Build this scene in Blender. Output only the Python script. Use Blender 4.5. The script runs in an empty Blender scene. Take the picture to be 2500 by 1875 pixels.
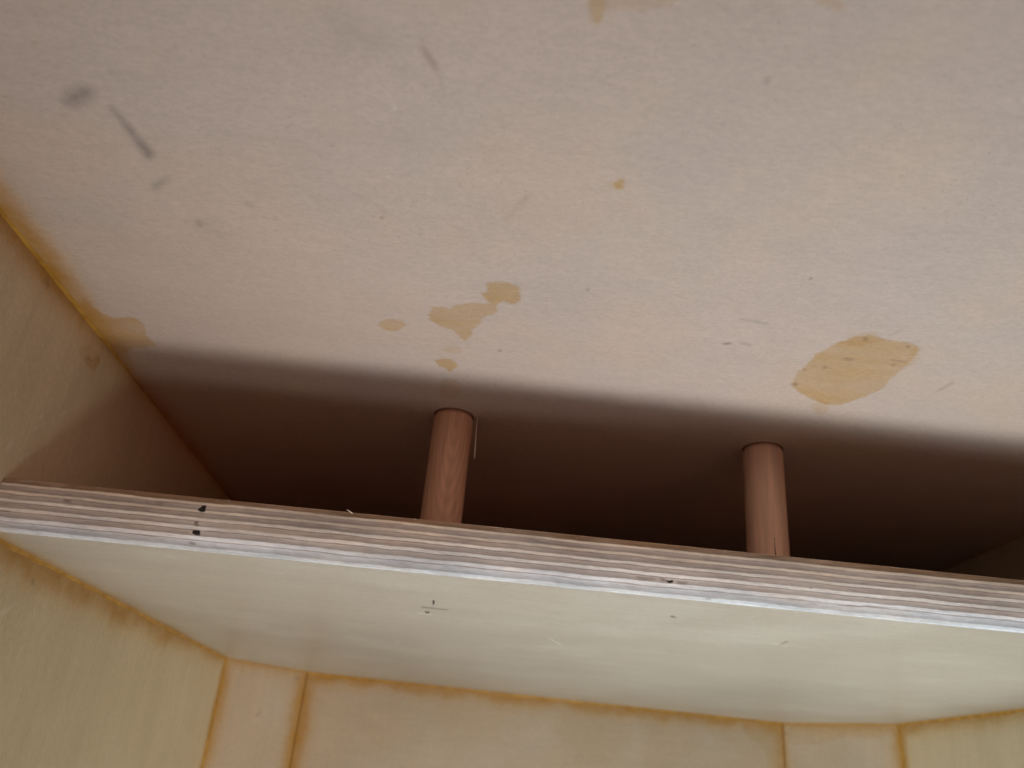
import bpy, bmesh, math, random
import numpy as np
from mathutils import Vector, Matrix
random.seed(4); rng = np.random.default_rng(7)
SC = bpy.context.scene
COL = SC.collection

# ------------------------------------------------------------------ camera
F_PX, PITCH, ROLL, YAW = 1979.5, 0.4562, 0.0937, 0.0241      # focal length in photo pixels (2500 wide)
cp, sp, cy, sy = math.cos(PITCH), math.sin(PITCH), math.cos(YAW), math.sin(YAW)
fw = np.array([sy*cp, cy*cp, sp]); r0 = np.array([cy, -sy, 0.0]); u0 = np.cross(r0, fw)
rt = math.cos(ROLL)*r0 + math.sin(ROLL)*u0; up = -math.sin(ROLL)*r0 + math.cos(ROLL)*u0
cd = bpy.data.cameras.new('camera'); cam = bpy.data.objects.new('camera', cd); COL.objects.link(cam)
cam.matrix_world = Matrix(((rt[0], up[0], -fw[0], 0), (rt[1], up[1], -fw[1], 0), (rt[2], up[2], -fw[2], 0), (0, 0, 0, 1)))
cd.sensor_width = 36; cd.lens = F_PX/2500*36; cd.clip_start = 0.005; cd.clip_end = 50
cd.dof.use_dof = True; cd.dof.focus_distance = 0.285; cd.dof.aperture_fstop = 13
SC.camera = cam

# ------------------------------------------------------------------ light
w = bpy.data.worlds.new('World'); SC.world = w; w.use_nodes = True
bg = w.node_tree.nodes['Background']; bg.inputs[0].default_value = (0.72, 0.88, 1.0, 1); bg.inputs[1].default_value = 0.175
def area(name, loc, aim, sx, sz, power, col, spread=180):
    l = bpy.data.lights.new(name, 'AREA'); l.shape = 'RECTANGLE'; l.size = sx; l.size_y = sz; l.energy = power; l.color = col; l.spread = math.radians(spread)
    o = bpy.data.objects.new(name, l); COL.objects.link(o); o.location = loc
    o.rotation_euler = (Vector(aim)-Vector(loc)).to_track_quat('-Z', 'Y').to_euler(); return o
area('unseen_beam', (0.40, -0.15, -0.76), (0.31, 0.32, 0.14), 0.36, 0.46, 0.25, (0.87, 0.99, 1.0), 22)  # low daylight split into beams; this added one brightens the top panel's right
area('unseen_beam', (0.02, -0.17, -0.80), (0.01, 0.23, 0.14), 0.34, 0.34, 0.138, (0.97, 0.97, 0.91), 20)  # unseen low light, narrowed onto the middle of the top panel
area('unseen_beam', (0.02, -0.17, -0.80), (0.09, 0.27, 0.14), 0.34, 0.34, 0.095, (0.80, 0.92, 1.0), 20)  # second beam added at the same spot, aimed further right
area('unseen_beam', (0.62, -0.32, -0.74), (-0.10, 0.56, -0.02), 0.3, 0.3, 0.20, (0.95, 1.0, 0.93), 28)  # added fill for the left wall and back of the lower bay
area('unseen_beam', (-0.40, -0.22, -0.76), (0.30, 0.60, 0.0), 0.3, 0.3, 0.25, (0.89, 1.0, 1.0), 28)  # added fill for the right side of the lower bay
area('warm_fill', (0.75, -1.35, -0.25), (0.1, 0.3, 0.05), 0.9, 0.7, 2.4, (1.0, 0.28, 0.10))  # added warm fill, reddens the dark upper bay and lifts the dowels
SC.view_settings.view_transform = 'Standard'; SC.view_settings.look = 'None'
SC.view_settings.exposure = 0; SC.view_settings.gamma = 1

# ------------------------------------------------------------------ measurements (metres)
Z_U, T, Z_C, XL, XR, YF = 0.0587, 0.0180, 0.1461, -0.1588, 0.3001, 0.2666
P = [(XL, .5778), (-.1106, .6148), (.2456, .6543), (XR, .5832)]        # plan of the back of the lower bay
Z_LOW, Y_FRONT = -0.16, -0.05

def ray(u, v):
    return fw*F_PX + rt*(u-1250) - up*(v-937.5)
class Plane:                                                    # a panel's visible face: origin, two edge directions
    def __init__(s, o, U, V):
        s.o = np.array(o, float); s.U = np.array(U, float); s.V = np.array(V, float); s.n = np.cross(s.U, s.V)
    def at(s, u, v):                                            # a point read off the photograph -> place on the panel
        d = ray(u, v); p = d*(s.o@s.n)/(d@s.n)-s.o; return (p@s.U, p@s.V)

# ------------------------------------------------------------------ stain outlines
def sdf(poly, A, B):
    """signed distance (m) of grid points A,B to a closed outline, negative inside"""
    d2 = np.full(A.shape, 1e9); ins = np.zeros(A.shape, bool); n = len(poly)
    for i in range(n):
        ax, ay = poly[i]; bx, by = poly[(i+1) % n]; ex, ey = bx-ax, by-ay
        t = np.clip(((A-ax)*ex+(B-ay)*ey)/(ex*ex+ey*ey+1e-15), 0, 1)
        d2 = np.minimum(d2, (A-ax-t*ex)**2+(B-ay-t*ey)**2)
        c = (ay > B) != (by > B)
        ins ^= c & (A < (bx-ax)*(B-ay)/((by-ay)+1e-15)+ax)
    d = np.sqrt(d2); return np.where(ins, -d, d)
def cap(x0, y0, x1, y1, w0, w1, n=8):                           # a tapered stroke
    a = math.atan2(y1-y0, x1-x0); o = []
    for i in range(n+1):
        t = a+math.pi/2+math.pi*i/n; o.append((x0+w0*math.cos(t), y0+w0*math.sin(t)))
    for i in range(n+1):
        t = a-math.pi/2+math.pi*i/n; o.append((x1+w1*math.cos(t), y1+w1*math.sin(t)))
    return o
def ell(x, y, a, b, deg=0, n=18):
    c, s = math.cos(math.radians(deg)), math.sin(math.radians(deg))
    return [(x+a*math.cos(t)*c-b*math.sin(t)*s, y+a*math.cos(t)*s+b*math.sin(t)*c) for t in np.linspace(0, 2*math.pi, n, endpoint=False)]
def sc(pts, ox, oy, k):
    return [(ox+x*k, oy+y*k) for x, y in pts]
def wob(s, seed, scale, amp):                                   # smooth random wobble along a seam
    r = np.random.default_rng(seed); k = r.uniform(-1, 1, 4096)
    def one(q): i = np.floor(q).astype(int); f = q-i; f = f*f*(3-2*f); return k[i % 4096]*(1-f)+k[(i+1) % 4096]*f
    return amp*(one(s/scale+50)+.5*one(s/scale*2.3+90)+.3*one(s/scale*5.1+150))

# ------------------------------------------------------------------ materials
class NT:
    def __init__(s, name):
        m = bpy.data.materials.new(name); m.use_nodes = True; s.m = m; s.t = m.node_tree; s.b = s.t.nodes['Principled BSDF']
        s.co = s.t.nodes.new('ShaderNodeTexCoord').outputs['Object']
    def n(s, k, **kw):
        x = s.t.nodes.new(k)
        for a, v in kw.items(): setattr(x, a, v)
        return x
    def put(s, sock, v):
        if isinstance(v, bpy.types.NodeSocket): s.t.links.new(v, sock)
        elif v is not None: sock.default_value = v if not (isinstance(v, tuple) and len(v) == 3 and len(sock.default_value) == 4) else (*v, 1)
    def noise(s, scale, detail=4, rough=.55, stretch=(1, 1, 1), dist=0, off=(0, 0, 0)):
        mp = s.n('ShaderNodeMapping'); s.put(mp.inputs[0], s.co); mp.inputs['Scale'].default_value = stretch; mp.inputs['Location'].default_value = off
        x = s.n('ShaderNodeTexNoise'); s.put(x.inputs['Vector'], mp.outputs[0])
        x.inputs['Scale'].default_value = scale; x.inputs['Detail'].default_value = detail; x.inputs['Roughness'].default_value = rough; x.inputs['Distortion'].default_value = dist
        return x.outputs['Fac']
    def math(s, op, a, b=None, c=None):
        x = s.n('ShaderNodeMath', operation=op)
        for i, v in enumerate((a, b, c)):
            if v is not None: s.put(x.inputs[i], v)
        return x.outputs[0]
    def rng(s, v, a, b, c=0., d=1., smooth=True):
        x = s.n('ShaderNodeMapRange'); x.interpolation_type = 'SMOOTHSTEP' if smooth else 'LINEAR'
        s.put(x.inputs[0], v)
        for i, q in enumerate((a, b, c, d)): s.put(x.inputs[i+1], q)
        return x.outputs[0]
    def mix(s, f, a, b, mode='MIX'):
        x = s.n('ShaderNodeMix', data_type='RGBA', blend_type=mode); s.put(x.inputs[0], f); s.put(x.inputs[6], a); s.put(x.inputs[7], b)
        return x.outputs[2]
    def attr(s, name):
        return s.n('ShaderNodeAttribute', attribute_name=name).outputs['Fac']
    def bump(s, h, dist, strength=1.):
        x = s.n('ShaderNodeBump'); x.inputs['Distance'].default_value = dist; x.inputs['Strength'].default_value = strength
        s.put(x.inputs['Height'], h); s.put(s.b.inputs['Normal'], x.outputs[0])

GLUE = (.50, .27, .055); GLUE_DARK = (.26, .105, .015)
def veneer(name, c1, c2, c3, stretch, rough=.5, spec=.4, fleck=.35, seed=0, blotch=9, painted=True, streak=.10):
    """sanded rotary-cut birch face: cloudy tone, long grain streaks, short pores, plus the panel's own stains"""
    s = NT(name); o = (seed*1.7, seed*.9, seed*2.3)
    cloud = s.noise(blotch, 3, .5, off=o); cloud2 = s.noise(blotch*2.6, 3, .55, off=(o[1], o[2], o[0]))
    col = s.mix(s.rng(cloud, .38, .64), c1, c2); col = s.mix(s.math('MULTIPLY', s.rng(cloud2, .45, .70), .75), col, c3)
    gr = s.noise(260, 5, .62, stretch, off=o); gr2 = s.noise(48, 4, .55, stretch, .6, off=o)
    g = s.math('ADD', s.math('MULTIPLY', gr, .55), s.math('MULTIPLY', gr2, .45))
    col = s.mix(1., col, s.rgb(s.rng(g, .25, .75, 1-streak, 1+streak*.7, False)), 'MULTIPLY')
    grit = s.math('ADD', s.math('MULTIPLY', s.noise(2600, 3, .7), .5), s.math('MULTIPLY', s.noise(1050, 3, .6, tuple(.45 if q < 1 else 1. for q in stretch)), .5)); col = s.mix(1., col, s.rgb(s.rng(grit, .3, .7, .85, 1.12, False)), 'MULTIPLY')
    # pores: short dark dashes along the grain, in loose patches
    st2 = tuple(1.0 if q == max(stretch) else max(q*2.6, .12) for q in stretch)
    fl = s.noise(1500, 2, .5, st2, off=o); fm = s.rng(s.noise(35, 2, .5, off=o), .25, .75, .35, 1.)
    f = s.math('MULTIPLY', s.rng(fl, .645, .74), s.math('MULTIPLY', fm, fleck)); col = s.mix(f, col, (.22, .13, .085))
    fl2 = s.noise(700, 2, .5, st2, off=(o[0]+9, o[1], o[2])); f2 = s.math('MULTIPLY', s.rng(fl2, .68, .76), fleck*.6); col = s.mix(s.math('MULTIPLY', f2, .12), col, (.80, .74, .62))
    ru = rough
    if painted:
        ns = s.noise(420, 3, .6); nb = s.noise(90, 3, .55); edge = s.math('ADD', s.math('MULTIPLY', s.math('SUBTRACT', ns, .5), .0030), s.math('MULTIPLY', s.math('SUBTRACT', nb, .5), .0022))
        tone = s.rng(s.noise(70, 4, .6, stretch), .3, .7, .58, 1.)
        for a, k, sft in (('glue', 1., .0010), ('glue_faint', .42, .0009)):
            d = s.math('ADD', s.attr(a), edge); fac = s.math('MULTIPLY', s.rng(d, sft, -sft), s.math('MULTIPLY', tone, k))
            col = s.mix(fac, col, s.mix(1., col, (.89, .725, .44), 'MULTIPLY'))
            rim = s.math('MULTIPLY', s.math('MULTIPLY', s.rng(d, .0003, 0.), s.rng(d, -.0011, -.0001)), k*.08)
            col = s.mix(rim, col, (.34, .19, .06))
        d = s.math('ADD', s.attr('seam'), s.math('MULTIPLY', edge, 1.5))          # dense glue squeezed out of the joint
        fs = s.rng(d, .0048, -.0042); col = s.mix(s.math('MULTIPLY', fs, s.rng(nb, .3, .65, .55, .95)), col, GLUE)
        halo = s.rng(d, .011, -.001); col = s.mix(s.math('MULTIPLY', halo, .40), col, s.mix(1., col, (.93, .72, .38), 'MULTIPLY'))
        core = s.rng(s.attr('core'), .0011, .0); col = s.mix(s.math('MULTIPLY', core, .8), col, GLUE_DARK)
        sm = s.math('MULTIPLY', s.attr('smudge'), s.rng(s.noise(150, 4, .65), .3, .65, .62, 1.)); col = s.mix(sm, col, (.085, .072, .070))
        col = s.mix(s.attr('rust'), col, (.20, .095, .05))
        col = s.mix(s.rng(s.attr('dark'), .0001, -.00025), col, (.012, .010, .009))
        col = s.mix(s.math('MULTIPLY', s.attr('light'), s.rng(ns, .3, .6, .5, 1.)), col, (.92, .90, .82))
        ru = s.rng(fs, 0., 1., rough, .30)
    s.put(s.b.inputs['Base Color'], col); s.put(s.b.inputs['Roughness'], ru); s.put(s.b.inputs['Specular IOR Level'], spec)
    s.bump(s.math('ADD', s.math('MULTIPLY', gr, .7), s.math('MULTIPLY', fl, .5)), .00018, .35)
    return s.m
def _rgb(s, v):
    x = s.n('ShaderNodeCombineColor')
    for i in range(3): s.put(x.inputs[i], v)
    return x.outputs[0]
NT.rgb = _rgb

GX, GY, GZ = (.09, 1, 1), (1, .09, 1), (1, 1, .09)
M_top = veneer('top_veneer', (.655, .515, .445), (.625, .505, .445), (.675, .525, .43), (.30, 1, 1), .62, .25, .55, 1, 8, streak=.075)
M_side = veneer('side_veneer', (.74, .60, .395), (.70, .565, .37), (.74, .61, .42), GZ, .45, .45, .25, 2, 9)
M_under = veneer('shelf_veneer', (.635, .55, .455), (.58, .505, .42), (.68, .61, .52), (.08, 1, 1), .34, .5, .22, 3, 9)
M_back = veneer('back_veneer', (.62, .48, .345), (.58, .445, .31), (.62, .50, .39), (.12, 1, 1), .45, .4, .2, 4, 9)
M_corner = veneer('corner_veneer', (.60, .455, .32), (.55, .42, .30), (.60, .48, .37), GZ, .45, .4, .2, 5, 10)
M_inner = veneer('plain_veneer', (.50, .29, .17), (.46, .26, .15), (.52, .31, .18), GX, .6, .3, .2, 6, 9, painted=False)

def glue_mat():
    s = NT('wood_glue'); n = s.noise(160, 4, .6); col = s.mix(s.rng(n, .3, .7), (.60, .32, .060), (.44, .21, .030))
    s.put(s.b.inputs['Base Color'], col); s.put(s.b.inputs['Roughness'], .38); s.put(s.b.inputs['Specular IOR Level'], .4)
    s.bump(s.noise(380, 3, .6), .0005, .6); return s.m
M_glue = glue_mat()

def ply_mat():
    """sawn plywood edge: alternating long-grain and end-grain plies with thin dark glue lines"""
    s = NT('plywood_edge'); sep = s.n('ShaderNodeSeparateXYZ'); s.put(sep.inputs[0], s.co); z = sep.outputs[2]
    wv = s.noise(17, 4, .6, (1, .01, 2.2)); wf = s.noise(300, 4, .6, (.25, 1, 1))
    v = s.math('DIVIDE', s.math('SUBTRACT', z, Z_U), T)
    v = s.math('ADD', v, s.math('MULTIPLY', s.math('SUBTRACT', wv, .5), .085)); v = s.math('ADD', v, s.math('MULTIPLY', s.math('SUBTRACT', wf, .5), .045))
    top = s.math('SUBTRACT', 1., v)                                  # 0 at the top face, 1 at the bottom face
    L = (.88, .77, .65); D = (.60, .49, .435); K = (.30, .215, .19)
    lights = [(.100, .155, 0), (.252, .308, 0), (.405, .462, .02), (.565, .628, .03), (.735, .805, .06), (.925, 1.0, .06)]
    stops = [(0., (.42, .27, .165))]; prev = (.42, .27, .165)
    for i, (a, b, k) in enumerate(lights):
        LL = (.88, .91, .95) if i == 5 else tuple(min(.95, c+k+kk) for c, kk in zip(L, (0, k*1.6, k*4.2))); dd = D if i < 3 else ((.66, .56, .51) if i == 3 else (.78, .77, .80))  # lowest plies painted paler and bluer: cool light put into their colour
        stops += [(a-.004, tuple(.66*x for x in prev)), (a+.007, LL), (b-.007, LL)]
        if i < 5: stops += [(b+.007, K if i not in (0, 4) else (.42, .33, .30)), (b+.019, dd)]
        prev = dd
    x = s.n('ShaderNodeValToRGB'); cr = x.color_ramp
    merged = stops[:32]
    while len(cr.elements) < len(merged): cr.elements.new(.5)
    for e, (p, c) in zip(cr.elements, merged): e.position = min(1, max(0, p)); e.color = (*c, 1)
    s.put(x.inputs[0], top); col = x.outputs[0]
    patch = s.noise(26, 3, .6, (1, 1, 9)); col = s.mix(1., col, s.rgb(s.rng(patch, .3, .7, .70, 1.12, False)), 'MULTIPLY'); pale = s.noise(31, 3, .6, (1, 1, 7), off=(8, 1, 4)); col = s.mix(s.math('MULTIPLY', s.rng(pale, .45, .75), .40), col, (.72, .62, .53))
    fine = s.noise(1100, 4, .7, (.22, 1, 1)); col = s.mix(1., col, s.rgb(s.rng(fine, .3, .7, .84, 1.12, False)), 'MULTIPLY')
    warm = s.noise(40, 2, .5, (1, 1, 6), off=(3, 1, 2)); col = s.mix(s.math('MULTIPLY', s.rng(warm, .5, .7), .35), col, s.mix(1., col, (1.02, .86, .74), 'MULTIPLY'))
    ck = s.math('MULTIPLY', s.rng(s.noise(75, 3, .6, (.35, 1, 7), off=(5, 0, 1)), .66, .74), .6); col = s.mix(ck, col, K)
    ns = s.noise(900, 2, .6)
    col = s.mix(s.rng(s.math('ADD', s.attr('dark'), s.math('MULTIPLY', s.math('SUBTRACT', ns, .5), .0006)), .00018, -.00018), col, (.02, .014, .012))
    col = s.mix(s.attr('rust'), col, (.13, .075, .06))
    s.put(s.b.inputs['Base Color'], col); s.put(s.b.inputs['Roughness'], .72); s.put(s.b.inputs['Specular IOR Level'], .3)
    s.bump(s.math('ADD', fine, s.math('MULTIPLY', wf, .8)), .0004, .55); return s.m
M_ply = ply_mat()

def dowel_mat(name, seed, flat):
    s = NT(name); s.co = s.t.nodes['Texture Coordinate'].outputs['Object']
    mp = s.n('ShaderNodeMapping'); s.put(mp.inputs[0], s.co); mp.inputs['Scale'].default_value = (1, 1, .16); mp.inputs['Location'].default_value = (seed, 0, 0) if flat else (.0150, -.34, -.142*.16)
    wn = s.n('ShaderNodeTexWave', wave_type='RINGS' if not flat else 'BANDS'); wn.rings_direction = 'Y' if not flat else 'Y'
    s.put(wn.inputs[0], mp.outputs[0]); wn.inputs['Scale'].default_value = 230 if not flat else 60
    wn.inputs['Distortion'].default_value = 2.2; wn.inputs['Detail'].default_value = 3; wn.inputs['Detail Scale'].default_value = 1.4
    n = s.noise(500, 4, .6, (1, 1, .06), off=(seed, 2, 1)); b = s.noise(60, 2, .5, (1, 1, .15), off=(seed, 0, 0))
    col = s.mix(s.rng(b, .35, .65), (.70, .42, .28) if not flat else (.80, .52, .37), (.61, .36, .245) if not flat else (.66, .41, .29))
    col = s.mix(s.math('MULTIPLY', wn.outputs['Fac'], .22 if not flat else .14), col, (.30, .17, .11))
    col = s.mix(1., col, s.rgb(s.rng(n, .3, .7, .84, 1.1, False)), 'MULTIPLY')
    s.put(s.b.inputs['Base Color'], col); s.put(s.b.inputs['Roughness'], .55); s.bump(n, .0002, .5); return s.m

# ------------------------------------------------------------------ object helpers
def tag(o, label=None, cat=None, group=None, kind=None):
    for k, v in (('label', label), ('category', cat), ('group', group), ('kind', kind)):
        if v: o[k] = v
def empty(name, loc):
    o = bpy.data.objects.new(name, None); COL.objects.link(o); o.location = loc; o.empty_display_size = .02; return o
def link(name, me, mats, parent=None):
    for m in (mats if isinstance(mats, (list, tuple)) else [mats]): me.materials.append(m)
    o = bpy.data.objects.new(name, me); COL.objects.link(o)
    if parent is not None:
        o.parent = parent; L = Vector(parent.location) if parent.parent is None else Vector((0, 0, 0))
        o.matrix_parent_inverse = Matrix.Translation(-L)
    return o
def attributes(me, n, at):
    for k in ('glue', 'glue_faint', 'seam', 'core', 'smudge', 'rust', 'dark', 'light'):
        d = at.get(k, 0.0 if k in ('smudge', 'rust', 'light') else .05); a = me.attributes.new(k, 'FLOAT', 'POINT')
        full = np.full(n, 0.0 if k in ('smudge', 'rust', 'light') else .05, np.float32)
        if not np.isscalar(d): full[:d.size] = d.ravel()
        a.data.foreach_set('value', full)
def slab(name, pl, us, vs, thick, mat, parent, at=None, bend=None):
    """a board: its visible face is a fine grid over us x vs on plane pl, with real thickness away from the viewer"""
    A, B = np.meshgrid(us, vs, indexing='ij'); nu, nv = A.shape
    n = pl.n/np.linalg.norm(pl.n)
    G = pl.o+A[..., None]*pl.U+B[..., None]*pl.V
    if bend is not None: G = G+bend(A, B)
    V = [tuple(p) for p in G.reshape(-1, 3)]; idx = lambda i, j: i*nv+j
    faces = [(idx(i, j), idx(i+1, j), idx(i+1, j+1), idx(i, j+1)) for i in range(nu-1) for j in range(nv-1)]
    b = len(V)
    for a_, b_ in ((us[0], vs[0]), (us[-1], vs[0]), (us[-1], vs[-1]), (us[0], vs[-1])): V.append(tuple(pl.o+a_*pl.U+b_*pl.V-n*thick))
    faces += [(b+3, b+2, b+1, b),
              tuple(idx(i, 0) for i in range(nu-1, -1, -1))+(b, b+1), tuple(idx(i, nv-1) for i in range(nu))+(b+2, b+3),
              tuple(idx(0, j) for j in range(nv))+(b+3, b), tuple(idx(nu-1, j) for j in range(nv-1, -1, -1))+(b+1, b+2)]
    me = bpy.data.meshes.new(name); me.from_pydata(V, [], faces); me.update()
    at = at(A, B) if at else {}
    if mat is not M_inner: attributes(me, len(V), at)
    return link(name, me, mat, parent)
def shapes(pl, A, B, lst):
    """lst: (attribute, outline in photo pixels, softness m, strength)"""
    out = {}
    for a, poly, soft, k in lst:
        pts = [pl.at(*q) for q in poly]; xs = [p[0] for p in pts]; ys = [p[1] for p in pts]; m = .02
        sel = (A > min(xs)-m) & (A < max(xs)+m) & (B > min(ys)-m) & (B < max(ys)+m)
        if not sel.any(): continue
        d = sdf(pts, A[sel], B[sel])-(.0005 if a.startswith('glue') else 0)
        if a in ('glue', 'glue_faint', 'dark'):
            o = out.setdefault(a, np.full(A.shape, .05)); o[sel] = np.minimum(o[sel], d)
        else:
            t = np.clip((soft-d)/(2*soft), 0, 1); t = t*t*(3-2*t)*k; o = out.setdefault(a, np.zeros(A.shape)); o[sel] = np.maximum(o[sel], t)
    return out
def lin(a, b, step): return np.linspace(a, b, max(2, int(round((b-a)/step))+1))

# ------------------------------------------------------------------ the cabinet
cab = empty('plywood_cabinet', (.07, .6, Z_LOW))
tag(cab, 'open pale birch plywood cabinet carcass with orange glue squeezed out along its joints', 'cabinet')

# --- top panel (seen from below)
PT = Plane((0, 0, Z_C), (1, 0, 0), (0, -1, 0))          # U x V points down, towards the viewer
k5, k6 = 500/2212, 500/2212
TOP = [
 ('glue', sc([(1300,190),(1400,172),(1500,182),(1600,210),(1622,290),(1612,360),(1575,402),(1500,388),(1430,368),(1385,410),(1368,480),(1300,522),(1220,550),(1180,620),(1110,672),(1080,742),(1040,790),(990,745),(950,705),(900,682),(840,665),(760,640),(690,592),(662,530),(700,500),(692,450),(780,438),(850,460),(880,482),(930,450),(990,415),(1100,406),(1200,410),(1300,420),(1330,390),(1290,360),(1250,310),(1310,290),(1305,230)], 900, 650, k5), 0, 1),
 ('glue', sc([(135,645),(155,602),(200,588),(280,583),(350,595),(397,630),(350,656),(280,682),(220,690),(165,672)], 900, 650, k5), 0, 1),
 ('glue_faint', sc([(800,905),(870,872),(950,875),(1012,905),(960,927),(880,932),(840,920)], 900, 650, k5), 0, 1),
 ('glue', sc([(735,1022),(790,998),(870,1010),(920,1040),(937,1085),(905,1112),(880,1155),(860,1110),(800,1087),(760,1062)], 900, 650, k5), 0, 1),
 ('glue', sc([(388,830),(420,750),(490,660),(550,600),(650,500),(760,460),(860,392),(960,370),(1050,322),(1200,310),(1330,350),(1450,370),(1600,385),(1700,410),(1727,440),(1700,512),(1620,592),(1560,652),(1480,722),(1400,800),(1340,862),(1240,922),(1130,970),(1000,1012),(880,1052),(760,1042),(650,1012),(560,970),(470,922),(420,880)], 1850, 750, k6), 0, 1),
 ('glue_faint', sc([(680,1010),(760,1050),(740,1120),(690,1170),(640,1140),(600,1060)], 1850, 750, k6), 0, 1),
 ('glue_faint', sc([(1700,420),(1740,440),(1725,540),(1650,620),(1600,640)], 1850, 750, k6), 0, 1),
 ('glue_faint', sc([(900,385),(980,330),(1100,290),(1240,280),(1330,350),(1100,420)], 1850, 750, k6), 0, 1),
 ('glue', sc([(380,610),(440,660),(520,705),(560,694),(600,690),(642,722),(655,768),(694,812),(640,828),(600,820),(560,850),(480,800),(400,700)], 0, 400, .5426), 0, 1),
 ('glue', [(1446,-30),(1482,-30),(1478,8),(1466,30),(1460,48),(1447,28)], 0, 1),
 ('glue_faint', [(1480,-30),(1660,-30),(1640,8),(1560,20),(1490,16)], 0, 1),
 ('glue', ell(1514, 449, 12, 9, -50), 0, 1), ('glue_faint', ell(1500, 452, 9, 6), 0, 1),
 ('glue_faint', ell(1100, 950, 22, 26), 0, 1),
 ('glue_faint', ell(2020, 2, 40, 8, 30), 0, 1),
 ('smudge', ell(190, 235, 36, 19, -22), .0030, .60),
 ('smudge', cap(272, 262, 364, 376, 2, 11), .0019, .60), ('smudge', cap(262, 280, 276, 292, 3, 2), .001, .15),
 ('smudge', cap(378, 456, 408, 434, 9, 6), .0015, .34), ('smudge', ell(487, 546, 12, 8, 50), .0012, .30),
 ('smudge', ell(610, 500, 14, 6, 30), .001, .18), ('smudge', ell(271, 174, 9, 4, 30), .0007, .3),
 ('smudge', ell(850, 75, 90, 26, 28), .006, .13), ('smudge', ell(520, 560, 60, 30, 30), .006, .08),
 ('rust', cap(1034, 118, 1064, 166, 7, 7), .0009, .38), ('rust', cap(1064, 166, 1083, 226, 3, 1), .0006, .16), ('rust', cap(1026, 90, 1036, 120, 1, 4), .0007, .15),
 ('smudge', ell(1872, 197, 5, 10, 15), .0005, .55), ('smudge', ell(1765, 302, 4, 7), .0005, .26), ('smudge', ell(1582, 162, 5, 6), .0006, .22),
 ('smudge', ell(1979, 680, 3.5, 5, 30), .0003, .5), ('smudge', cap(1808, 778, 1872, 791, 2, 4), .0006, .28), ('smudge', cap(1768, 840, 1782, 838, 3, 3), .0004, .55),
 ('smudge', cap(1812, 838, 1832, 842, 3, 3), .0006, .28), ('smudge', cap(1660, 724, 1642, 720, 2, 1), .0004, .2), ('smudge', cap(1434, 704, 1434, 708, 3, 3), .0003, .5),
 ('rust', cap(2284, 958, 2326, 934, 2, 4), .0007, .25), ('rust', cap(2170, 820, 2200, 806, 2, 3), .0008, .16),
 ('rust', cap(1240, 535, 1285, 482, 6, 7), .0018, .13), ('rust', ell(1284, 484, 4, 4), .0004, .35), ('rust', cap(860, 470, 940, 512, 3, 4), .0009, .13),
 ('rust', ell(932, 532, 5, 4, 30), .0005, .35), ('smudge', ell(811, 355, 4, 4), .0004, .35), ('rust', cap(1180, 640, 1120, 560, 5, 3), .0025, .07),
 ('rust', cap(1900, 30, 1850, 0, 5, 5), .002, .12), ('smudge', ell(1178, 209, 4, 4), .0004, .25), ('rust', ell(1220, 856, 4, 3), .0003, .5),
 ('rust', ell(1210, 938, 4, 2, 20), .0003, .4), ('rust', ell(1254, 1300, 1, 1), .0003, .1),
 ('rust', cap(2175, 878, 2210, 884, 2, 3), .0004, .25), ('rust', ell(2113, 828, 5, 5), .0004, .5), ('rust', ell(2217, 847, 4, 4), .0004, .5), ('rust', ell(2072, 877, 14, 4, 5), .0006, .35),
 ('rust', ell(2014, 897, 5, 4), .0004, .4), ('rust', ell(1941, 938, 6, 5), .0004, .45), ('rust', ell(1964, 903, 3, 3), .0004, .4), ('rust', ell(2181, 890, 6, 4), .0005, .3),
 ('light', cap(960, 255, 965, 268, 3, 3), .0004, .4), ('light', cap(945, 430, 952, 436, 2, 2), .0003, .35), ('light', ell(655, 75, 8, 8), .001, .12),
]
for i in range(18):                                        # scattered pores and specks
    u, v = random.uniform(150, 2480), random.uniform(20, 900)
    TOP.append((random.choice(['rust', 'smudge', 'rust']), cap(u, v, u+random.uniform(-7, 7), v+random.uniform(-1, 5), random.uniform(.6, 1.4), random.uniform(.5, 1.2)), .00025, random.uniform(.15, .4)))
for (u, v) in ((1022, 1000), (1165, 1012)):
    TOP.append(('light', ell(u, v, 9, 3, 5), .0006, .22))
def top_attr(A, B):
    o = shapes(PT, A, B, TOP); Y = -B; X = A-XL
    wseam = .0064+wob(Y, 1, .03, .0007)-np.clip((Y-.27)/.06, 0, 1)*.0042
    o['seam'] = np.maximum(X-np.maximum(wseam, .0006), -.01)
    R = XR-X-XL+0*Y
    o['seam'] = np.minimum(o['seam'], (XR-A)-.001)
    o['core'] = np.full(A.shape, .05); return o
ys = np.concatenate([lin(-.72, -.42, .03)[:-1], lin(-.42, -.085, .00075), lin(-.085, -Y_FRONT, .02)[1:]])
top = slab('top_panel', PT, lin(XL-.018, XR+.018, .00075), ys, .018, M_top, cab, top_attr)

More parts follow.
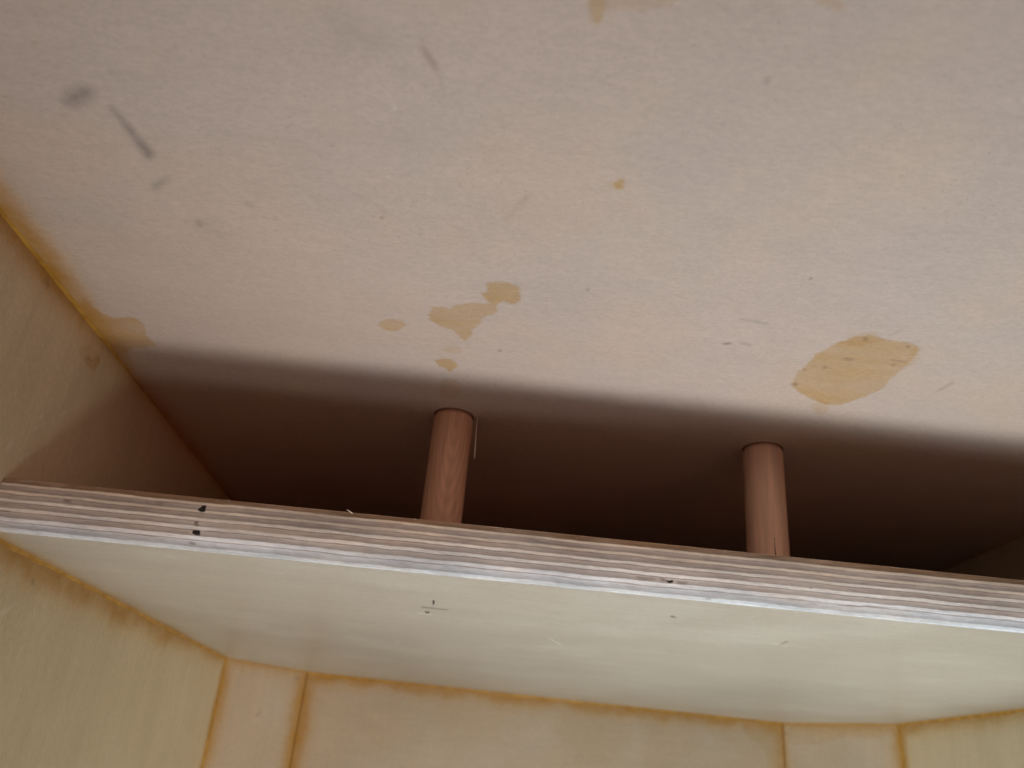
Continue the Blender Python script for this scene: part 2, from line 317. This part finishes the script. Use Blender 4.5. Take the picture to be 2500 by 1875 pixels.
# --- side panels
PL = Plane((XL, 0, 0), (0, 1, 0), (0, 0, 1))
LEFT = [('rust', cap(212, 872, 222, 880, 4, 3), .0006, .25), ('glue', sc([(385,870),(410,895),(445,868),(448,890),(425,922),(408,915)], 0, 400, .5426), 0, 1),
 ('rust', cap(112, 680, 118, 700, 3, 3), .0006, .4), ('glue_faint', sc([(180,500),(215,560),(260,590),(330,650),(300,560),(200,450)], 0, 400, .5426), 0, 1),
 ('glue_faint', ell(218, 868, 30, 18, 40), 0, 1),
 ('light', cap(98, 1022, 106, 1014, 3, 2), .0004, .5), ('light', cap(150, 1012, 173, 998, 3, 2), .0004, .35), ('light', cap(18, 1094, 28, 1082, 3, 3), .0005, .35), ('light', cap(85, 1048, 108, 1032, 4, 2), .0008, .15),
 ('light', cap(52, 1120, 66, 1106, 3, 2), .0005, .2),
 ('smudge', ell(80, 1420, 4, 7, -20), .0005, .38), ('smudge', ell(88, 1431, 3, 4), .0004, .2),
 ('light', cap(-12, 1496, 10, 1496, 3, 4), .0006, .5), ('light', cap(10, 1496, 34, 1476, 4, 1), .0006, .4),
 ('smudge', cap(50, 1830, 66, 1780, 3, 6), .003, .09), ('smudge', cap(165, 1870, 200, 1780, 6, 8), .005, .08), ('smudge', cap(130, 1560, 160, 1500, 6, 3), .004, .06), ('smudge', cap(140, 1740, 185, 1660, 8, 5), .005, .07)]
def left_attr(A, B):
    o = shapes(PL, A, B, LEFT)
    t = np.clip((Z_C-B), 0, 1)
    s1 = t-np.maximum(.0026+wob(A, 3, .018, .0010), .0003)*np.where(A > .28, .25, 1)
    q = np.abs(B-Z_U)+np.where(B > Z_U+.001, .05, 0)
    rag = .0068+wob(A, 5, .030, .0026)+wob(A, 15, .008, .0008); rag = np.where(A > .44, rag*(1-np.clip((A-.44)/.07, 0, 1)*.6), rag)
    s2 = q-np.maximum(rag, .0012)
    s3 = (P[0][1]-A)-np.maximum(.0030+wob(B, 6, .03, .0012), .001)+np.where(B > Z_U+.001, .05, 0)
    o['seam'] = np.minimum(np.minimum(s1, s2), s3)
    o['core'] = np.minimum(np.minimum(t+.0003, q-.0002), np.abs(P[0][1]-A)-.0004+np.where(B > Z_U+.001, .05, 0))
    return o
us = np.concatenate([lin(Y_FRONT, .10, .03)[:-1], lin(.10, .60, .0011), lin(.60, .70, .03)[1:]])
vs = np.concatenate([lin(Z_LOW, -.03, .02)[:-1], lin(-.03, Z_C+.003, .0011)])
left = slab('side_panel', PL, us, vs, .018, M_side, cab, left_attr)
PR = Plane((XR, 0, 0), (0, -1, 0), (0, 0, 1))
def right_attr(A, B):
    Y = -A; q = np.abs(B-Z_U)+np.where(B > Z_U+.001, .05, 0)
    s = np.minimum(q-np.maximum(.0042+wob(Y, 8, .03, .002), .001), np.abs(P[3][1]-Y)-.005-wob(B, 9, .02, .001)+np.where(B > Z_U+.001, .05, 0))
    return {'seam': s, 'core': np.minimum(q, np.abs(P[3][1]-Y))}
slab('side_panel', PR, lin(-.70, -Y_FRONT, .004), lin(Z_LOW, Z_C+.003, .003), .018, M_side, cab, right_attr)

# --- back of the lower bay: two corner boards and the back board between them
def board(a, b, mat, name, at_l, at_r, at_top, marks, sd):
    a3, b3 = np.array([*a, 0.]), np.array([*b, 0.]); L = np.linalg.norm(b3-a3); U = (b3-a3)/L
    pl = Plane(a3, U, (0, 0, 1))
    def f(A, B):
        o = shapes(pl, A, B, marks); t = np.abs(Z_U-B)
        s = t-np.maximum(at_top+wob(A, sd, .03, at_top*.6), .0004)
        if at_l: s = np.minimum(s, A-np.maximum(at_l+wob(B, sd+1, .02, at_l*.3), .0008))
        if at_r: s = np.minimum(s, (L-A)-np.maximum(at_r+wob(B, sd+2, .02, at_r*.3), .0008))
        o['seam'] = s; o['core'] = np.minimum(np.minimum(t+.0003, A-.0001), L-A-.0001); return o
    return slab(name, pl, lin(-.0006, L+.0006, .0013), np.concatenate([lin(Z_LOW, -.02, .02)[:-1], lin(-.02, Z_U+.003, .0013)]), .018, mat, cab, f)
board(P[0], P[1], M_corner, 'corner_panel', .0032, .0042, .0012, [('smudge', cap(627, 1746, 636, 1738, 3, 3), .001, .3), ('rust', ell(724, 1655, 6, 5), .0012, .3)], 20)
board(P[1], P[2], M_back, 'back_panel', .0065, .0030, .0056, [('smudge', ell(785, 1712, 9, 6, 20), .003, .16), ('glue_faint', [(1810,1770),(1905,1770),(1900,1880),(1878,1880),(1870,1830),(1830,1800)], 0, 1)], 30)
board(P[2], P[3], M_corner, 'corner_panel', .0010, .0040, .0020, [
    ('smudge', cap(1912, 1791, 1930, 1793, 1.5, 1.5), .0006, .4), ('smudge', cap(1931, 1772, 1932, 1793, 1, 1), .0006, .25),
    ('glue_faint', [(1915,1766),(2190,1778),(2150,1800),(2060,1795),(2010,1815),(1930,1815)], 0, 1), ('smudge', [(2000,1815),(2055,1800),(2130,1850),(2180,1900),(2010,1900)], .006, .10),
    ('smudge', ell(2198, 1777, 5, 5), .0012, .55)], 40)
# back of the upper bay, deep in the dark
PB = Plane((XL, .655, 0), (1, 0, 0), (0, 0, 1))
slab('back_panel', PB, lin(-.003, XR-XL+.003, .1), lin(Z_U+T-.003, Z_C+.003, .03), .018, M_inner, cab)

# --- glue beads: real fillets of squeezed-out glue lying in the joints
def bead(name, p0, p1, d1, d2, w1, w2, seed, step=.0012, fade=None, w_amp=.3):
    """concave fillet from p0 to p1; legs w1 along d1 and w2 along d2"""
    p0, p1, d1, d2 = map(lambda q: np.array(q, float), (p0, p1, d1, d2)); L = np.linalg.norm(p1-p0); n = int(L/step)+1
    t = np.linspace(0, 1, n); s = t*L
    a = w1*(1+wob(s, seed, .014, w_amp)); b = w2*(1+wob(s, seed+1, .011, w_amp))
    if fade is not None: k = fade(t); a = a*k; b = b*k
    a = np.maximum(a, .00012); b = np.maximum(b, .00012); V = []; K = 5
    for i in range(n):
        c = p0+(p1-p0)*t[i]; V.append(tuple(c-(d1+d2)*.0006))
        for j in range(K):
            th = j/(K-1); q = (1-th)**1.7; r = th**1.7; V.append(tuple(c+d1*a[i]*q+d2*b[i]*r-(d1*(1-q)+d2*(1-r))*0-d2*(.0001 if j == 0 else 0)-d1*(.0001 if j == K-1 else 0)))
    Fc = []
    for i in range(n-1):
        for j in range(K+1):
            m = (j+1) % (K+1); Fc.append((i*(K+1)+j, i*(K+1)+m, (i+1)*(K+1)+m, (i+1)*(K+1)+j))
    Fc += [tuple(range(K+1)), tuple((n-1)*(K+1)+j for j in range(K, -1, -1))]
    me = bpy.data.meshes.new(name); me.from_pydata(V, [], Fc); bm = bmesh.new(); bm.from_mesh(me); bmesh.ops.recalc_face_normals(bm, faces=bm.faces); bm.to_mesh(me); bm.free()
    for f in me.polygons: f.use_smooth = True
    return link(name, me, M_glue, cab)
X_, Y_, Z_ = np.eye(3)
bead('glue_bead', (XL, .0, Z_C), (XL, .36, Z_C), X_, -Z_, .0018, .0007, 1, w_amp=.12, fade=lambda t: np.clip((1.02-t)/.22, 0.12, 1))
bead('glue_bead', (XL, .262, Z_U), (XL, P[0][1], Z_U), X_, -Z_, .0009, .0016, 3)
bead('glue_bead', (XR, .262, Z_U), (XR, P[3][1], Z_U), -X_, -Z_, .0008, .0018, 5)
def nb(a, b):
    d = np.array([b[1]-a[1], -(b[0]-a[0]), 0.]); return d/np.linalg.norm(d)
for a, b, w1, w2, sd in ((P[0], P[1], .0005, .0008, 7), (P[1], P[2], .0006, .0022, 9), (P[2], P[3], .0005, .0008, 11)):
    bead('glue_bead', (*a, Z_U), (*b, Z_U), nb(a, b), -Z_, w1, w2, sd)
def tow(a, b): d = np.array([b[0]-a[0], b[1]-a[1], 0.]); return d/np.linalg.norm(d)
bead('glue_bead', (*P[0], Z_LOW), (*P[0], Z_U), tow(P[0], P[1]), -Y_, .0012, .0008, 21)
bead('glue_bead', (*P[3], Z_LOW), (*P[3], Z_U), tow(P[3], P[2]), -Y_, .0012, .0022, 25)

# ------------------------------------------------------------------ the shelf
shelf = empty('shelf', (.07, YF, Z_U))
tag(shelf, 'thick plywood shelf with striped raw front edge spanning the cabinet below the two dowels', 'shelf')
PU = Plane((0, 0, Z_U), (1, 0, 0), (0, -1, 0))
UND = [('dark', sc([(745,204),(773,206),(770,218),(747,217)], 700, 1400, .452), 0, 1), ('dark', sc([(785,144),(801,146),(799,170),(786,168)], 700, 1400, .452), 0, 1),
 ('smudge', cap(1030, 1482, 1092, 1489, 1.8, 1.4), .0004, .55), ('smudge', cap(1057, 1478, 1059, 1486, 1.5, 1.5), .0003, .3), ('light', cap(1020, 1496, 1050, 1499, 2, 3), .0006, .35),
 ('smudge', cap(1640, 1505, 1649, 1507, 3.0, 1.6), .0003, .9), ('smudge', cap(1906, 1573, 1922, 1566, 1.2, 2.0), .0004, .6), ('light', cap(1880, 1570, 1902, 1573, 1, 1.5), .0004, .3), ('light', cap(1910, 1578, 1922, 1578, 1.5, 1.5), .0004, .3),
 ('light', cap(1341, 1558, 1368, 1574, 1.2, 1.6), .0003, .6), ('light', cap(962, 1566, 974, 1569, 1, 1.5), .0004, .3), ('light', cap(404, 1358, 468, 1363, 1, 1), .0004, .25),
 ('smudge', cap(722, 1620, 716, 1634, 2, 3), .001, .13), ('smudge', cap(570, 1540, 545, 1600, 10, 14), .005, .07), ('light', cap(1480, 1450, 1492, 1453, 2, 2), .0005, .3),
 ('light', cap(2300, 1704, 2312, 1707, 1, 1.5), .0006, .35), ('light', cap(1820, 1512, 1840, 1506, 1, 1.5), .0005, .3), ('smudge', cap(2185, 1560, 2190, 1700, 5, 5), .004, .05),
 ('glue_faint', ell(10, 1308, 14, 6), 0, 1)]
def und_attr(A, B):
    Y = -B; o = shapes(PU, A, B, UND)
    s = np.minimum(A-XL-np.maximum(.0012+wob(Y, 31, .02, .0009), .0004), XR-A-.0006)
    for i in range(3):
        a, b = np.array(P[i]), np.array(P[i+1]); d = (b-a)/np.linalg.norm(b-a); dist = (A-a[0])*d[1]-(Y-a[1])*d[0]; al = (A-a[0])*d[0]+(Y-a[1])*d[1]
        s = np.minimum(s, dist-np.maximum(.0006+wob(al, 41+i, .03, .0008), .0002))
    o['seam'] = s; o['core'] = np.minimum(np.minimum(A-XL, XR-A), .05)+.0006; return o
RB = .0262                                                   # the sawn edge is eased to a gentle belly
def belly(zz): return np.sqrt(RB**2-(zz-Z_U-T/2)**2)-math.sqrt(RB**2-(T/2)**2)
ys = np.concatenate([lin(-.70, -.60, .03)[:-1], lin(-.60, -.40, .0015)[:-1], lin(-.40, -YF, .00055)])
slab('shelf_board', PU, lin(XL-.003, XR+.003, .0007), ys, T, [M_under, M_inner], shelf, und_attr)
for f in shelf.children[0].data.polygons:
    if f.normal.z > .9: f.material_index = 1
PE = Plane((0, YF-.0004, 0), (1, 0, 0), (0, 0, 1))
EDG = [('dark', sc([(1790,350),(1815,338),(1830,312),(1865,316),(1858,345),(1862,372),(1835,382),(1800,372)], 0, 1150, .2712), 0, 1), ('dark', sc([(1738,545),(1815,545),(1812,590),(1765,584),(1740,572)], 0, 1150, .2712), 0, 1),
 ('rust', sc([(1765,465),(1800,465),(1790,490),(1805,510),(1775,508),(1762,485)], 0, 1150, .2712), .0003, .8), ('rust', ell(471, 1328, 9, 3, 15), .0003, .6), ('rust', cap(0, 1249, 30, 1252, 1.5, .8), .0002, .8),
 ('rust', cap(600*.2712, 1150+280*.2712, 640*.2712, 1150+285*.2712, 4, 4), .0005, .5), ('rust', cap(1430*.2712, 1150+300*.2712, 1460*.2712, 1150+304*.2712, 4, 4), .0006, .3),
 ('dark', sc([(443,506),(470,512),(530,512),(520,530),(488,536),(462,530)], 1500, 1280, .2712), 0, 1), ('rust', sc([(190,475),(350,490),(370,515),(200,500)], 1500, 1280, .2712), .0004, .45), ('rust', sc([(400,490),(450,500),(460,525),(410,520)], 1500, 1280, .2712), .0003, .6),
 ('rust', sc([(550,515),(650,525),(640,550),(560,545)], 1500, 1280, .2712), .0004, .5), ('rust', sc([(1740,575),(1765,580),(1765,590),(1745,588)], 1500, 1280, .2712), .0002, .6), ('rust', sc([(820,668),(870,672),(870,680),(825,676)], 1500, 1280, .2712), .0002, .5)]
uu = lin(XL+.0002, XR-.0002, .0006)
edge_rag = wob(uu, 60, .004, .00010)+wob(uu, 61, .0014, .00008)
def edge_bend(A, B):
    out = np.zeros(A.shape+(3,)); out[..., 1] = -belly(B)
    r = np.interp(A, uu, edge_rag); hi = np.clip((B-Z_U-T+.0012)/.0012, 0, 1); out[..., 2] = r*hi-.0002*hi; return out
vv = np.linspace(Z_U+.0002, Z_U+T, 46)
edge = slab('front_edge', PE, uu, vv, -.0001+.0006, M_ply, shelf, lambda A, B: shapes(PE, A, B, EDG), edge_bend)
for f in edge.data.polygons: f.use_smooth = len(f.vertices) == 4
def stick(name, pts, r0_, r1_, mat, parent=None, k=6):
    pts = [Vector(p) for p in pts]; bm = bmesh.new(); rings = []
    for i, p in enumerate(pts):
        d = (pts[min(i+1, len(pts)-1)]-pts[max(i-1, 0)]).normalized(); a = d.orthogonal().normalized(); b = d.cross(a); r = r0_+(r1_-r0_)*i/(len(pts)-1)
        rings.append([bm.verts.new(p+(a*math.cos(2*math.pi*j/k)+b*math.sin(2*math.pi*j/k))*r) for j in range(k)])
    for i in range(len(rings)-1):
        for j in range(k): bm.faces.new((rings[i][j], rings[i][(j+1) % k], rings[i+1][(j+1) % k], rings[i+1][j]))
    bm.faces.new(rings[0][::-1]); bm.faces.new(rings[-1]); bmesh.ops.recalc_face_normals(bm, faces=bm.faces)
    me = bpy.data.meshes.new(name); bm.to_mesh(me); bm.free()
    for f in me.polygons: f.use_smooth = True
    return link(name, me, mat, parent)
s_ = NT('pale_fibre'); s_.put(s_.b.inputs['Base Color'], (.80, .66, .52)); s_.b.inputs['Roughness'].default_value = .5; M_fib = s_.m
def edge_pt(u, v, dy=0):
    a, b = PE.at(u, v); return (a, YF-.0004-dy, b)
def splinter(u, v, du, dv, r, k=1):
    a = np.array(edge_pt(u, v)); a[2] = Z_U+T-.0004; b = a+np.array([du, -.0004*k, dv]); m = (a+b)/2+np.array([0, 0, .0002])
    stick('splinter', [a, m, b], r, r*.3, M_fib, shelf)
splinter(862, 1250, -.0022, .0010, .00022, 2)
for u in (95, 240, 333, 560, 1010, 1210, 1420, 1770, 2050, 2190):
    splinter(u, 1170+u*.1, random.uniform(-.0012, .0012), random.uniform(.0002, .0005), .00008)

# ------------------------------------------------------------------ dowels
def make_dowel(x, y, label, seed, flat):
    d = empty('dowel', (x, y, Z_U+T)); tag(d, label, 'dowel', 'wooden dowels standing between shelf and top panel')
    R_ = .0088; n = 72; zs = [Z_U+T-.004]+list(np.linspace(Z_U+T+.001, Z_C-.0019, 30))+[Z_C-.0013, Z_C-.0009, Z_C+.002]; rs = [R_]*31+[R_-.00015, R_-.0006, R_-.0010]
    bm = bmesh.new(); rings = []
    for z, r in zip(zs, rs):
        rings.append([bm.verts.new((x+r*math.cos(2*math.pi*j/n)*(1+.004*math.sin(3*j)), y+r*math.sin(2*math.pi*j/n), z)) for j in range(n)])
    for i in range(len(rings)-1):
        for j in range(n): bm.faces.new((rings[i][j], rings[i][(j+1) % n], rings[i+1][(j+1) % n], rings[i+1][j]))
    bm.faces.new(rings[0][::-1]); bm.faces.new(rings[-1]); bmesh.ops.recalc_face_normals(bm, faces=bm.faces)
    me = bpy.data.meshes.new('shaft'); bm.to_mesh(me); bm.free()
    for f in me.polygons: f.use_smooth = len(f.vertices) == 4
    link('shaft', me, dowel_mat('dowel_wood', seed, flat), d)
    # thin dark-coloured ring painting the shade in the gap of the drilled socket
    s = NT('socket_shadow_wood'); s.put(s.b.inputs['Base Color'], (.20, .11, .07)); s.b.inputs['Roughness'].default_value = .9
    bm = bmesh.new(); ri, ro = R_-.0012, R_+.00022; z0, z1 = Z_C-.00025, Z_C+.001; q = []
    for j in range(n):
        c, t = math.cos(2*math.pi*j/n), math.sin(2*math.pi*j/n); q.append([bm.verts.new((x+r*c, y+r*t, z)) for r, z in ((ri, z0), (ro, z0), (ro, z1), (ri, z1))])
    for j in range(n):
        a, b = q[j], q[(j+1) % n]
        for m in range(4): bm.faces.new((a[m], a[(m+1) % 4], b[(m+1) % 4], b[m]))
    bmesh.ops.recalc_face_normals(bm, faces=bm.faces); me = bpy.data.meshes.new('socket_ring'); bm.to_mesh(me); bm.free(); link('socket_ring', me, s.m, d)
    return d
D1 = (-.0166, .3364); D2 = (.1249, .3380)
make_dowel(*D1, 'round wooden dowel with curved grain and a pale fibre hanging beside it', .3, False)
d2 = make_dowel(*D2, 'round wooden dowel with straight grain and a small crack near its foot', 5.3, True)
s_ = NT('crack_dark'); s_.put(s_.b.inputs['Base Color'], (.05, .022, .012)); M_ck = s_.m
ck = stick('crack', [(D2[0]-.0002, D2[1]-.00878, .0900), (D2[0]-.0001, D2[1]-.00879, .0950), (D2[0]-.0003, D2[1]-.00879, .0985), (D2[0]-.0002, D2[1]-.00880, .1025)], .00034, .00008, M_ck, d2)

s_ = NT('hair_fibre'); s_.put(s_.b.inputs['Base Color'], (.85, .80, .76)); s_.b.inputs['Roughness'].default_value = .35; M_hair = s_.m
hx, hy = D1[0]+.0104, D1[1]-.003
fib = stick('fibre', [(hx, hy, Z_C), (hx+.0003, hy, Z_C-.006), (hx+.0006, hy-.0003, Z_C-.013), (hx+.0009, hy-.0003, Z_C-.0205)], .00007, .00022, M_hair)
tag(fib, 'thin pale fibre hanging from the top panel beside the left dowel', 'fibre')
